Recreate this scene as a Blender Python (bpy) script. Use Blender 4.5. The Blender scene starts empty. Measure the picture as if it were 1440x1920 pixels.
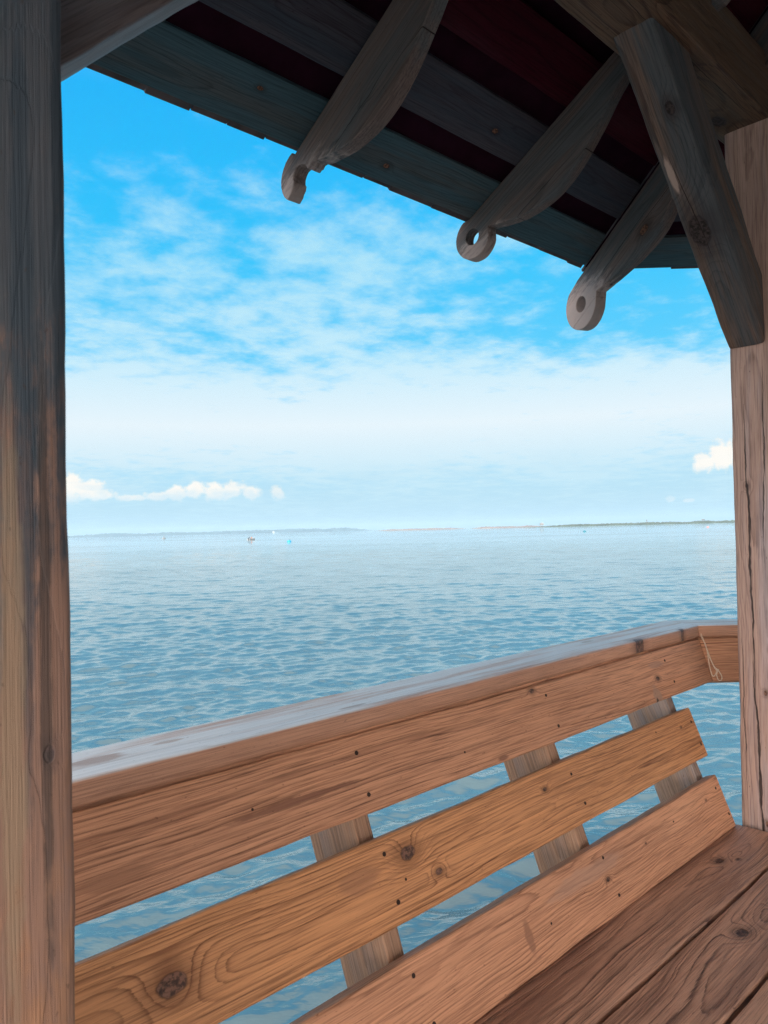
import bpy, bmesh, math, random
import numpy as np
from mathutils import Matrix, Vector, noise
from mathutils.geometry import tessellate_polygon
S = bpy.context.scene
R = math.radians
EYE = 1.30                      # camera height over the deck
# world axes: X runs along the bench, Y outward over the water, Z up, deck top at 0
# ------------------------------------------------------------------ camera
F = 1400.0
def cam_axes(yaw=46.0, pitch=1.35, roll=1.43):
    a = R(yaw)
    fw = Vector((math.cos(a), math.sin(a), 0)); rt = Vector((math.sin(a), -math.cos(a), 0)); up = Vector((0, 0, 1))
    p = R(pitch); f2 = fw*math.cos(p)+up*math.sin(p); u2 = up*math.cos(p)-fw*math.sin(p)
    r = R(roll)
    return f2, rt*math.cos(r)-u2*math.sin(r), u2*math.cos(r)+rt*math.sin(r)
FW, RT, UP = cam_axes()
cd = bpy.data.cameras.new('camera'); cam = bpy.data.objects.new('camera', cd); S.collection.objects.link(cam)
cd.sensor_fit = 'VERTICAL'; cd.sensor_height = 36; cd.lens = 36*F/1920
cd.clip_start = .02; cd.clip_end = 40000
cd.dof.use_dof = True; cd.dof.focus_distance = 2.7; cd.dof.aperture_fstop = 14
m = Matrix.Identity(4)
for i in range(3): m[i][0] = RT[i]; m[i][1] = UP[i]; m[i][2] = -FW[i]
m.translation = (0, 0, EYE); cam.matrix_world = m; S.camera = cam
# ------------------------------------------------------------------ view
S.view_settings.view_transform = 'Standard'; S.view_settings.look = 'None'
S.view_settings.gamma = 1; S.view_settings.exposure = 0.0; S.view_settings.use_curve_mapping = False
S.render.engine = 'CYCLES'
S.cycles.use_denoising = True; S.cycles.denoising_prefilter = 'NONE'; S.cycles.max_bounces = 8; S.cycles.diffuse_bounces = 5; S.cycles.volume_bounces = 1
S.cycles.sample_clamp_indirect = 6
# ------------------------------------------------------------------ node helper
class NT:
    def __init__(s, nt): s.nt = nt; s.n = nt.nodes; s.l = nt.links
    def set(s, sock, v):
        if isinstance(v, bpy.types.NodeSocket): s.l.new(v, sock)
        elif v is not None: sock.default_value = v
    def math(s, op, a, b=None, c=None, clamp=False):
        n = s.n.new('ShaderNodeMath'); n.operation = op; n.use_clamp = clamp
        s.set(n.inputs[0], a); s.set(n.inputs[1], b); s.set(n.inputs[2], c); return n.outputs[0]
    def vm(s, op, a, b=None):
        n = s.n.new('ShaderNodeVectorMath'); n.operation = op
        s.set(n.inputs[0], a)
        if b is not None: s.set(n.inputs[1], b)
        return n.outputs['Value'] if op in ('DOT_PRODUCT', 'LENGTH') else n.outputs[0]
    def comb(s, x, y, z):
        n = s.n.new('ShaderNodeCombineXYZ'); s.set(n.inputs[0], x); s.set(n.inputs[1], y); s.set(n.inputs[2], z); return n.outputs[0]
    def sep(s, v):
        n = s.n.new('ShaderNodeSeparateXYZ'); s.set(n.inputs[0], v); return n.outputs[:3]
    def noise(s, v, scale=1, detail=2, rough=.5, dist=0):
        n = s.n.new('ShaderNodeTexNoise'); s.set(n.inputs['Vector'], v); n.inputs['Scale'].default_value = scale
        n.inputs['Detail'].default_value = detail; n.inputs['Roughness'].default_value = rough; n.inputs['Distortion'].default_value = dist
        return n.outputs['Fac']
    def ramp(s, f, stops, interp='LINEAR'):
        n = s.n.new('ShaderNodeValToRGB'); s.set(n.inputs[0], f); r = n.color_ramp; r.interpolation = interp
        while len(r.elements) < len(stops): r.elements.new(.5)
        for e, (p, c) in zip(r.elements, stops):
            e.position = p; e.color = (c, c, c, 1) if isinstance(c, (int, float)) else (*c, 1)
        return n.outputs[0]
    def mix(s, f, a, b, mode='MIX'):
        n = s.n.new('ShaderNodeMix'); n.data_type = 'RGBA'; n.blend_type = mode
        s.set(n.inputs[0], f)
        for k, v in ((6, a), (7, b)): s.set(n.inputs[k], (*v, 1) if isinstance(v, tuple) and len(v) == 3 else v)
        return n.outputs[2]
    def maprange(s, v, a, b, c=0., d=1., smooth=True):
        n = s.n.new('ShaderNodeMapRange'); n.interpolation_type = 'SMOOTHSTEP' if smooth else 'LINEAR'
        s.set(n.inputs[0], v); s.set(n.inputs[1], a); s.set(n.inputs[2], b); s.set(n.inputs[3], c); s.set(n.inputs[4], d)
        return n.outputs[0]
# ------------------------------------------------------------------ sky
SUN_AZ, SUN_EL = 238.0, 40.0        # azimuth from +Y towards +X: behind the camera and a little to the left
def az_dir(az, el):
    a, e = R(az), R(el); return Vector((math.sin(a)*math.cos(e), math.cos(a)*math.cos(e), math.sin(e)))
W = bpy.data.worlds.new('World'); S.world = W; W.use_nodes = True
w = NT(W.node_tree); w.n.clear()
geo = w.n.new('ShaderNodeTexCoord').outputs['Generated']
dirv = w.vm('NORMALIZE', geo); dx, dy, dz = w.sep(dirv)
sky = w.n.new('ShaderNodeTexSky'); sky.sky_type = 'NISHITA'; sky.sun_disc = False
sky.sun_elevation = R(SUN_EL); sky.sun_rotation = R(SUN_AZ)
sn = lambda d: math.sin(R(d))
K = 1/.1
def sc(c): return tuple(x for x in c)
clear = w.ramp(w.math('MAXIMUM', dz, 0), [(0, (.48, .73, .87)), (sn(3), (.45, .74, .90)), (sn(8), (.30, .75, 1)), (sn(13), (.08, .62, 1)), (sn(20), (.012, .56, 1)),
                (sn(30), (.0, .47, 1)), (sn(42), (.30, .58, .85)), (1, (.34, .56, .78))])
iz = w.math('DIVIDE', 1, w.math('ADD', w.math('MAXIMUM', dz, 0), .10))
pl = w.comb(w.math('MULTIPLY', dx, iz), w.math('MULTIPLY', dy, iz), 0)
n1 = w.noise(w.vm('ADD', pl, (3.1, 1.7, 0)), 5.6, 9, .62, .08)
n2 = w.noise(w.vm('ADD', pl, (9.3, 4.2, 2)), .9, 3, .5, .2)
nn = w.math('ADD', w.math('MULTIPLY', n1, .58), w.math('MULTIPLY', n2, .42))
cov = w.ramp(w.math('MAXIMUM', dz, 0), [(0, .50), (sn(2.5), .47), (sn(4.5), .38), (sn(7), .23), (sn(11), .29), (sn(14), .42), (sn(19), .44), (sn(24), .46), (sn(27.5), .56), (sn(32), .58), (sn(42), .36), (1, .33)])
azr = w.math('MULTIPLY', w.maprange(w.math('ARCTAN2', dx, dy), R(44), R(62)), w.math('MULTIPLY', w.maprange(dz, sn(8), sn(12)), w.maprange(dz, sn(20), sn(16))))
cov = w.math('ADD', cov, w.math('MULTIPLY', azr, .055))
cm = w.maprange(w.math('SUBTRACT', nn, cov), -.07, .20)
ccol = w.ramp(w.math('MAXIMUM', dz, 0), [(0, (.50, .78, .92)), (sn(4), (.60, .83, .94)), (sn(8), (.88, .95, .985)), (sn(13), (.62, .88, .99)), (sn(20), (.47, .82, .98)), (sn(32), (.50, .80, .95)), (sn(45), (.85, .93, .98)), (1, (.85, .92, .97))])  # high overhead cloud added to whiten water reflections and roof light
col = w.mix(w.math('MULTIPLY', cm, .92), clear, ccol)
# low bank of small sunlit cumulus over the horizon: puffs at (azimuth, elevation, radius)
azn = w.math('MULTIPLY', w.math('ARCTAN2', dx, dy), 180/math.pi)
eln = w.math('MULTIPLY', w.math('ARCSINE', dz), 180/math.pi)
pn = w.noise(w.comb(azn, eln, 0), .9, 6, .62)
pv = w.math('MULTIPLY', w.math('SUBTRACT', pn, .5), 2.2)
acc = None
for a, e, rx, ry in [(21.0, 3.5, 1.2, 1.15), (22.4, 3.3, 1.25, .8), (23.6, 3.05, .8, .45), (28.6, 3.0, 1.0, .62), (29.8, 3.2, 1.0, .75), (31.2, 3.15, 1.1, .65), (32.6, 3.25, 1.0, .7), (34.0, 3.0, .9, .5), (35.9, 2.95, .65, .6), (25.4, 2.75, 1.2, .26), (27.1, 2.85, 1.1, .38), (22.9, 3.0, 1.2, .45),
                     (67.3, 4.1, .9, .8), (68.6, 4.6, 1.2, 1.1), (70.5, 4.7, 1.5, 1.2), (65.0, 1.65, .45, .3), (66.3, 1.55, .5, .18)]:
    qx = w.math('DIVIDE', w.math('SUBTRACT', azn, a), rx); qy = w.math('DIVIDE', w.math('SUBTRACT', eln, e), ry)
    d = w.math('SUBTRACT', 1, w.math('SQRT', w.math('ADD', w.math('MULTIPLY', qx, qx), w.math('MULTIPLY', qy, qy))))
    acc = d if acc is None else w.math('SMOOTH_MAX', acc, d, .25)
pm = w.maprange(w.math('ADD', acc, pv), -.12, .42)
pcol = w.mix(w.maprange(w.math('SUBTRACT', eln, w.math('MULTIPLY', pv, .6)), 2.2, 3.6), (.70, .85, .93), (1.08, 1.0, .90))
col = w.mix(w.math('MULTIPLY', pm, .95), col, pcol)
# soft grey-blue undersides in the haze just over the horizon
hz = w.noise(w.comb(w.math('MULTIPLY', azn, .25), eln, 0), .8, 4, .55)
hm = w.math('MULTIPLY', w.maprange(hz, .45, .7), w.maprange(eln, 7., 3.))
col = w.mix(w.math('MULTIPLY', hm, .35), col, (.46, .73, .89))
# fill glow added low behind the camera to brighten the shaded bench
sd = az_dir(SUN_AZ, 17)
dt = w.math('MAXIMUM', w.vm('DOT_PRODUCT', dirv, tuple(sd)), 0)
glow = w.math('POWER', dt, 3.2)
GLOW = 10.5
col = w.mix(1.0, col, w.mix(1.0, (GLOW, GLOW*.90, GLOW*.80), w.comb(glow, glow, glow), 'MULTIPLY'), 'ADD')
col = w.mix(.06, col, w.mix(1.0, sky.outputs[0], (.1, .1, .1), 'MULTIPLY'))
col = w.mix(1.0, col, (K, K, K), 'MULTIPLY')
bg = w.n.new('ShaderNodeBackground'); w.set(bg.inputs[0], col); bg.inputs[1].default_value = .1
wo = w.n.new('ShaderNodeOutputWorld'); w.l.new(bg.outputs[0], wo.inputs[0])
W.cycles.sampling_method = 'MANUAL'; W.cycles.sample_map_resolution = 1024
sl = bpy.data.lights.new('sun', 'SUN'); sl.energy = 2.2; sl.angle = R(3); sl.color = (1, .93, .82)
so = bpy.data.objects.new('sun', sl); S.collection.objects.link(so)
so.rotation_euler = az_dir(SUN_AZ, SUN_EL).to_track_quat('Z', 'Y').to_euler()
# ------------------------------------------------------------------ object helpers
COL = S.collection
def tag(o, label=None, cat=None, group=None, kind=None):
    if label: o['label'] = label
    if cat: o['category'] = cat
    if group: o['group'] = group
    if kind: o['kind'] = kind
    return o
def empty(name, loc=(0, 0, 0), rz=0):
    o = bpy.data.objects.new(name, None); COL.objects.link(o); o.location = loc; o.rotation_euler = (0, 0, rz); o.empty_display_size = .1
    return o
def link(name, me, mat, M=None, parent=None):
    o = bpy.data.objects.new(name, me); COL.objects.link(o)
    if mat: me.materials.append(mat)
    if parent: o.parent = parent
    if M is not None: o.matrix_basis = M
    return o
def frame(o, x, y):
    x = Vector(x).normalized(); y = Vector(y); y = (y-x*y.dot(x)).normalized(); z = x.cross(y)
    M = Matrix.Identity(4)
    for i in range(3): M[i][0] = x[i]; M[i][1] = y[i]; M[i][2] = z[i]; M[i][3] = o[i]
    return M
def timber(name, L, Wd, T, mat, M, parent, seed=0, rough=.0009, rad=.005, start=None, end=None, wane=0., seg=.02, warp=.0):
    """sawn board: x 0..L, y +-Wd/2, z -T..0 (best face at z=0); start/end are clip planes (point, normal) in the same space as M"""
    rs = random.Random(seed); P = []
    hw, c = Wd/2, 4
    def corner(cy, cz, a0):
        return [(cy+rad*math.cos(a0+math.pi/2*k/c), cz+rad*math.sin(a0+math.pi/2*k/c)) for k in range(c+1)]
    cs = [corner(hw-rad, -rad, 0), corner(-hw+rad, -rad, math.pi/2), corner(-hw+rad, -T+rad, math.pi), corner(hw-rad, -T+rad, 1.5*math.pi)]
    for i in range(4):
        P += cs[i]; a = cs[i][-1]; b = cs[(i+1) % 4][0]; k = max(1, int(math.hypot(b[0]-a[0], b[1]-a[1])/.02))
        P += [(a[0]+(b[0]-a[0])*j/k, a[1]+(b[1]-a[1])*j/k) for j in range(1, k)]
    n = len(P); N = max(2, int(L/seg)); Mi = M.inverted()
    ends = []
    for pl_, x0 in ((start, 0.), (end, L)):
        if pl_ is None: ends.append([x0]*n)
        else:
            p = Mi @ Vector(pl_[0]); nn_ = Mi.to_3x3() @ Vector(pl_[1])
            ends.append([(nn_.dot(p)-nn_.y*a-nn_.z*b)/nn_.x for a, b in P])
    vs = []; off = Vector((seed*7.13, seed*3.7, seed*1.9))
    for i in range(N+1):
        t = i/N
        for j, (a, b) in enumerate(P):
            x = ends[0][j]*(1-t)+ends[1][j]*t
            q = Vector((x*9, a*45, b*45))+off
            nv = noise.noise(q)*.6+noise.noise(q*3.1)*.4
            dl = math.hypot(a, b+T/2) or 1
            cn = max(0, 1-min(hw-abs(a), min(-b, T+b))/.01) if True else 0
            isc = 1.0 if (hw-abs(a) < rad*1.01 and min(-b, T+b) < rad*1.01) else 0.
            k = rough*nv - isc*abs(noise.noise(Vector((x*5, j*.02, seed*2.3))))*.003
            bow = warp*(math.sin(x*2.1+seed)*.6+math.sin(x*5.3+seed*2)*.3)
            vs.append((x, a+a/dl*k+bow, b+(b+T/2)/dl*k))
    fs = []
    for i in range(N):
        for j in range(n): fs.append((i*n+j, (i+1)*n+j, (i+1)*n+(j+1) % n, i*n+(j+1) % n))
    b0 = len(vs); vs += vs[:n]; b1 = len(vs); vs += vs[N*n:N*n+n]
    fs.append(tuple(range(b0, b0+n))); fs.append(tuple(range(b1+n-1, b1-1, -1)))
    me = bpy.data.meshes.new(name); me.from_pydata(vs, [], fs)
    for p in me.polygons: p.use_smooth = True
    me.polygons[-1].use_smooth = False; me.polygons[-2].use_smooth = False
    bm = bmesh.new(); bm.from_mesh(me); bmesh.ops.recalc_face_normals(bm, faces=bm.faces); bm.to_mesh(me); bm.free()
    return link(name, me, mat, M, parent)
def extrude(name, outer, holes, T, mat, M, parent, bev=.003, z0=0.):
    def jit(l):
        o_ = []
        for i, (x, y) in enumerate(l):
            x2, y2 = l[(i+1) % len(l)]; k = max(1, int(math.hypot(x2-x, y2-y)/.02))
            for j in range(k):
                q_ = Vector((x+(x2-x)*j/k, y+(y2-y)*j/k, len(l)*.37)); o_.append((q_.x+.0011*noise.noise(q_*55), q_.y+.0011*noise.noise(q_*55+Vector((9, 4, 1)))))
        return o_
    outer = jit(outer); loops = [outer]+holes; flat = [p for l in loops for p in l]
    tris = tessellate_polygon([[Vector((x, y, 0)) for x, y in l] for l in loops])
    n = len(flat); vs = [(x, y, z0) for x, y in flat]+[(x, y, z0+T) for x, y in flat]
    fs = [tuple(t) for t in tris]+[tuple(i+n for i in reversed(t)) for t in tris]
    k = 0
    for l in loops:
        m_ = len(l)
        for i in range(m_): fs.append((k+i, k+(i+1) % m_, k+(i+1) % m_+n, k+i+n))
        k += m_
    bm = bmesh.new(); bv = [bm.verts.new(v) for v in vs]
    for f in fs:
        try: bm.faces.new([bv[i] for i in f])
        except ValueError: pass
    bmesh.ops.recalc_face_normals(bm, faces=bm.faces)
    bmesh.ops.dissolve_limit(bm, angle_limit=.01, verts=bm.verts, edges=bm.edges)
    if bev:
        es = [e for e in bm.edges if len(e.link_faces) == 2 and e.calc_face_angle(0) > 1.0]
        bmesh.ops.bevel(bm, geom=es, offset=bev, segments=2, affect='EDGES', profile=.5)
    me = bpy.data.meshes.new(name); bm.to_mesh(me); bm.free()
    for p in me.polygons: p.use_smooth = False
    return link(name, me, mat, M, parent)
def bm_mesh(name, bm, mat, M=None, parent=None, smooth=False):
    me = bpy.data.meshes.new(name); bmesh.ops.recalc_face_normals(bm, faces=bm.faces); bm.to_mesh(me); bm.free()
    for p in me.polygons: p.use_smooth = smooth
    return link(name, me, mat, M, parent)
def bm_box(bm, lo, hi):
    vs = [bm.verts.new((x, y, z)) for x in (lo[0], hi[0]) for y in (lo[1], hi[1]) for z in (lo[2], hi[2])]
    for f in ((0, 1, 3, 2), (4, 6, 7, 5), (0, 4, 5, 1), (2, 3, 7, 6), (0, 2, 6, 4), (1, 5, 7, 3)): bm.faces.new([vs[i] for i in f])
def bm_tube(bm, pts, r, k=8, cap=True):
    pts = [Vector(p) for p in pts]; rings = []
    for i, p in enumerate(pts):
        t = (pts[min(i+1, len(pts)-1)]-pts[max(i-1, 0)]).normalized()
        a = t.orthogonal().normalized() if i == 0 else (prev-t*prev.dot(t)).normalized()
        prev = a; b = t.cross(a); rr = r[i] if isinstance(r, (list, tuple)) else r
        rings.append([bm.verts.new(p+(a*math.cos(2*math.pi*j/k)+b*math.sin(2*math.pi*j/k))*rr) for j in range(k)])
    for i in range(len(rings)-1):
        for j in range(k): bm.faces.new((rings[i][j], rings[i][(j+1) % k], rings[i+1][(j+1) % k], rings[i+1][j]))
    if cap: bm.faces.new(rings[0]); bm.faces.new(rings[-1])
# ------------------------------------------------------------------ materials
def simple(name, col, rough=.6, metal=0., noise_amt=.15, nscale=20, **kw):
    mt = bpy.data.materials.new(name); mt.use_nodes = True; t = NT(mt.node_tree); b = t.n['Principled BSDF']
    co = t.n.new('ShaderNodeTexCoord').outputs['Object']
    f = t.maprange(t.noise(co, nscale, 4, .6), .3, .7)
    t.set(b.inputs['Base Color'], t.mix(f, tuple(c*(1-noise_amt) for c in col), tuple(min(1, c*(1+noise_amt)) for c in col)))
    b.inputs['Roughness'].default_value = rough; b.inputs['Metallic'].default_value = metal
    return mt
def wood(name, seed, light, dark, freq=150, pith=(0., -.07), knots=(), cracks=(), contrast=.75, grey=0., greycol=(.30, .28, .29), stain=None, stainamt=.3,
         rough=.62, bump=1., wav=1., spec=.4, marks=(), fib=.72, core=(.06, .028, .018), topgrey=0.):
    mt = bpy.data.materials.new(name); mt.use_nodes = True; t = NT(mt.node_tree); b = t.n['Principled BSDF']
    co = t.n.new('ShaderNodeTexCoord').outputs['Object']; X, Y, Z = t.sep(co)
    so_ = (seed*3.17 % 17, seed*5.31 % 13, seed*1.71 % 11)
    cs = t.vm('ADD', co, so_)
    def ns(sc, detail=2, rough=.5): return t.noise(t.vm('MULTIPLY', cs, sc), 1, detail, rough)
    wv = lambda f, a: t.math('MULTIPLY', t.math('SUBTRACT', f, .5), a)
    y1 = t.math('ADD', t.math('SUBTRACT', Y, pith[0]), wv(ns((1.1, 2, 2), 2), .11*wav))
    z1 = t.math('ADD', t.math('SUBTRACT', Z, pith[1]), wv(ns((1.3, 2.2, 1.9), 2), .07*wav))
    Rr = t.math('SQRT', t.math('ADD', t.math('MULTIPLY', y1, y1), t.math('MULTIPLY', z1, z1)))
    Rr = t.math('ADD', Rr, wv(ns((5, 14, 14), 3), .012*wav))
    kmask = None; kglow = None
    for kx, ky, kr, amp in knots:
        qx = t.math('MULTIPLY', t.math('SUBTRACT', X, kx), .62); qy = t.math('SUBTRACT', Y, ky)
        d2 = t.math('ADD', t.math('MULTIPLY', qx, qx), t.math('MULTIPLY', qy, qy))
        g = t.math('MULTIPLY', t.math('EXPONENT', t.math('MULTIPLY', d2, -1/(kr*2.1)**2)), amp)
        Rr = t.math('ADD', Rr, g)
        dist = t.math('ADD', t.math('SQRT', d2), wv(ns((60, 60, 60), 3), kr*.5))
        mk = t.maprange(dist, kr*1.0, kr*.72)
        gl = t.maprange(dist, kr*2.6, kr*.9)
        kmask = mk if kmask is None else t.math('MAXIMUM', kmask, mk)
        kglow = gl if kglow is None else t.math('MAXIMUM', kglow, gl)
    ph = t.math('MULTIPLY', Rr, freq)
    ph = t.math('ADD', ph, t.math('MULTIPLY', t.noise(t.comb(t.math('MULTIPLY', Rr, 38), seed*1.3, 0), 1, 2, .5), 5))
    fstreak = ns((5, 330, 330), 3, .6)
    ph = t.math('ADD', ph, wv(fstreak, .42))
    fr = t.math('FRACT', ph)
    ring = t.ramp(fr, [(0, .06), (.10, .0), (.50, .08), (.72, .38), (.86, 1), (.93, 1), (.975, .12), (1, .06)])
    ringvar = t.maprange(t.noise(t.comb(t.math('MULTIPLY', X, 2.5), t.math('MULTIPLY', Rr, 60), seed), 1, 2), .3, .7, .35, 1.)
    ring = t.math('MULTIPLY', ring, ringvar)
    fiber = ns((9, 420, 420), 3, .6); fiber2 = ns((2.2, 60, 60), 3, .6)
    c = t.mix(t.math('MULTIPLY', ring, contrast), light, dark)
    c = t.mix(t.math('MULTIPLY', t.maprange(ns((1.1, 5, 5), 3, .55), .50, .72), .45), c, tuple(min(.8, x*1.38+.02) for x in light))  # broad pale blotches painted in as sunlit patches
    if stain is None: stain = tuple(x*.55 for x in light)
    c = t.mix(t.math('MULTIPLY', t.maprange(ns((1.6, 9, 9), 4, .6), .46, .72), stainamt), c, stain)
    c = t.mix(t.math('MULTIPLY', t.maprange(fiber2, .45, .8), .35), c, tuple(min(1, x*1.25) for x in light))
    c = t.mix(t.math('MULTIPLY', t.maprange(fiber, .42, .75), fib), c, tuple(x*.8 for x in dark))
    c = t.mix(t.math('MULTIPLY', t.maprange(fstreak, .50, .72), fib*.55), c, tuple(min(1, x*1.35) for x in light))
    c = t.mix(t.math('MULTIPLY', t.maprange(ns((3.5, 38, 38), 5, .7), .50, .75), .5), c, tuple(x*.55+y*.45 for x, y in zip(dark, light)))
    if grey > 0:
        gm = t.math('MULTIPLY', t.maprange(ns((1.2, 16, 16), 4, .6), .62-grey*.5, .80-grey*.4), min(1, grey+.15))
        gc = t.mix(t.math('MULTIPLY', ring, .5), greycol, tuple(x*.45 for x in greycol))
        gc = t.mix(t.math('MULTIPLY', t.maprange(fiber, .4, .75), .5), gc, tuple(x*.35 for x in greycol))
        c = t.mix(gm, c, gc)
    if topgrey > 0:      # the sky-facing face has weathered silver
        gm = t.math('MULTIPLY', t.math('MULTIPLY', t.maprange(Z, -.0035, -.001), t.maprange(ns((2., 30, 30), 4, .6), .75-topgrey*.6, .80-topgrey*.3)), min(1, topgrey+.1))
        c = t.mix(gm, c, t.mix(t.math('MULTIPLY', t.math('ADD', ring, t.maprange(fiber, .4, .75)), .4), greycol, tuple(x*.55 for x in greycol)))
    hgt = t.math('MULTIPLY', ring, -.6)
    hgt = t.math('ADD', hgt, t.math('MULTIPLY', t.math('ADD', fiber, fstreak), -.8))
    if kmask is not None:
        c = t.mix(t.math('MULTIPLY', kglow, .45), c, tuple(x*.75 for x in dark))
        kc = t.mix(t.maprange(ns((110, 110, 110), 5, .7), .42, .58), core, tuple(x*3.4 for x in core))
        kc = t.mix(t.maprange(kmask, .98, .55), kc, tuple(x*.6 for x in core))
        c = t.mix(kmask, c, kc); hgt = t.math('ADD', hgt, t.math('MULTIPLY', kmask, -.8))
    for x0, x1, ya, yb, wd in cracks:      # drying checks that follow the grain
        tt = t.maprange(X, x0, x1, 0, 1, False)
        line = t.math('ADD', t.math('ADD', ya, t.math('MULTIPLY', tt, yb-ya)), wv(t.noise(t.comb(t.math('MULTIPLY', X, 7), seed+wd*900, 0), 1, 4, .6), .02))
        wid = t.math('MULTIPLY', t.math('MULTIPLY', t.math('SINE', t.math('MULTIPLY', tt, math.pi)), wd), t.maprange(t.noise(t.comb(t.math('MULTIPLY', X, 16), seed, 3), 1, 2), .3, .6, .35, 1))
        dd = t.math('ABSOLUTE', t.math('SUBTRACT', Y, line))
        cmk = t.maprange(dd, t.math('MULTIPLY', wid, 1.15), t.math('MULTIPLY', wid, .55)); cmk = t.math('MULTIPLY', cmk, t.math('GREATER_THAN', wid, wd*.05))
        c = t.mix(t.math('MULTIPLY', cmk, .92), c, (.022, .012, .010)); hgt = t.math('ADD', hgt, t.math('MULTIPLY', cmk, -4))
    for mx, my, lx, ly, mc, am in marks:     # stains, tear-out and old sap, on the left post also painted shade; all ragged
        qx = t.math('DIVIDE', t.math('SUBTRACT', X, mx), lx); qy = t.math('DIVIDE', t.math('SUBTRACT', Y, my), ly)
        dd = t.math('ADD', t.math('SQRT', t.math('ADD', t.math('MULTIPLY', qx, qx), t.math('MULTIPLY', qy, qy))), wv(ns((18, 70, 70), 4, .65), 1.3))
        c = t.mix(t.math('MULTIPLY', t.maprange(dd, 1.15, .65), am), c, mc)
    c = t.mix(t.math('MULTIPLY', t.maprange(ns((70, 160, 160), 2, .5), .70, .78), .5), c, tuple(x*.5 for x in dark))
    t.set(b.inputs['Base Color'], c)
    t.set(b.inputs['Roughness'], t.maprange(fiber2, .2, .8, rough-.10, rough+.12))
    b.inputs['Specular IOR Level'].default_value = spec
    bp = t.n.new('ShaderNodeBump'); bp.inputs['Strength'].default_value = min(1, .75*bump); bp.inputs['Distance'].default_value = .0013*max(1, bump)
    t.set(bp.inputs['Height'], hgt); t.l.new(bp.outputs[0], b.inputs['Normal'])
    return mt
WARM = (.50, .235, .125); WARMD = (.235, .088, .042)
ORNG = (.60, .265, .115); ORNGD = (.125, .036, .013)
# ------------------------------------------------------------------ octagon geometry
C0 = Vector((1.24, -1.715, 0)); T22 = math.tan(R(22.5))
def side_rot(k):                 # side k: rotated 45 deg clockwise per step about the gazebo centre
    return Matrix.Translation(C0) @ Matrix.Rotation(-k*R(45), 4, 'Z') @ Matrix.Translation(-C0)
CR = (C0, Vector((math.cos(R(22.5)), -math.sin(R(22.5)), 0)))     # mitre plane, right corner
CL = (C0, Vector((math.cos(R(22.5)), math.sin(R(22.5)), 0)))      # left corner
def offs(pl_, d): return (pl_[0]+pl_[1]*d, pl_[1])
def Z(z): return z+EYE
# ================================================================== GAZEBO
gz = tag(empty('gazebo', tuple(C0)), 'weathered timber gazebo with eight posts and a shingled roof over the wooden bench', 'gazebo')
Gi = Matrix.Translation(-C0)
POSTW = [dict(seed=11, marks=((3.95, .0, .55, .14, (.17, .125, .13), .4), (4.45, .0, .58, .14, (.045, .075, .10), .85), (4.05, -.028, .38, .011, (.03, .05, .07), .6), (4.2, -.062, .35, .006, (.02, .035, .05), .6), (3.8, -.045, .3, .006, (.05, .035, .03), .7), (3.75, -.015, .3, .012, (.36, .24, .15), .6), (4.0, .0, .3, .010, (.15, .13, .13), .6)), light=(.42, .205, .115), dark=(.13, .065, .042), contrast=.5, pith=(.0, -.07), freq=45, knots=((4.42, .006, .030, .05), (3.70, -.047, .006, .012)), grey=.1, fib=.4, greycol=(.12, .14, .16), bump=.9, rough=.6, wav=1.3),  # marks: shade painted in, blue-grey top to warm base, plus streaks
         dict(seed=12, light=(.42, .265, .21), dark=(.14, .07, .055), pith=(-.01, -.07), freq=120, knots=((3.54, -.022, .006, .02), (3.42, -.005, .005, .012), (3.06, .0, .005, .01), (4.0, .03, .005, .03)), cracks=((3.38, 4.25, .020, .034, .0040), (2.85, 3.52, .002, .028, .0048), (3.75, 4.35, -.01, -.02, .0020), (3.1, 3.6, .05, .055, .0014)), grey=.35, greycol=(.40, .34, .36), rough=.7, bump=.9)]
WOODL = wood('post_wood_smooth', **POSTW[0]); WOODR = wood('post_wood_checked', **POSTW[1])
PZ = -2.6
def post(face_u, v0, v1, mat, seed, lean=(0, 0), side=1, rm=None):
    top = Z(1.13); L = top-PZ+.0
    # best (z=0) face towards -u for the right post, towards -v for the left one
    if side > 0: o = Vector((face_u+lean[0], (v0+v1)/2+lean[1], PZ)); zax = Vector((-1, 0, 0)); yax = Vector((0, 1, 0))
    else: o = Vector((face_u+lean[0], v0+lean[1], PZ)); zax = Vector((0, -1, 0)); yax = Vector((-1, 0, 0))
    xax = (Vector((-lean[0], -lean[1], L))).normalized()
    yax = (yax-xax*xax.dot(yax)).normalized()
    if xax.cross(yax).dot(zax) < 0: yax = -yax
    M = Gi @ (rm or Matrix.Identity(4)) @ frame(o, xax, yax)
    return timber('post', L/xax.z, .14, .14, mat, M, gz, seed, rough=.0022, rad=.008, wane=1, seg=.03, warp=.0012)
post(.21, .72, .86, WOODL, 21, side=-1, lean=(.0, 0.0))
post(2.235, .705, .845, WOODR, 22, side=1, lean=(-.10, .01))
for k in (1, 2, 3, 4, 5, 6): post(2.21, .72, .86, WOODR, 30+k, side=1, rm=side_rot(k))
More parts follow.
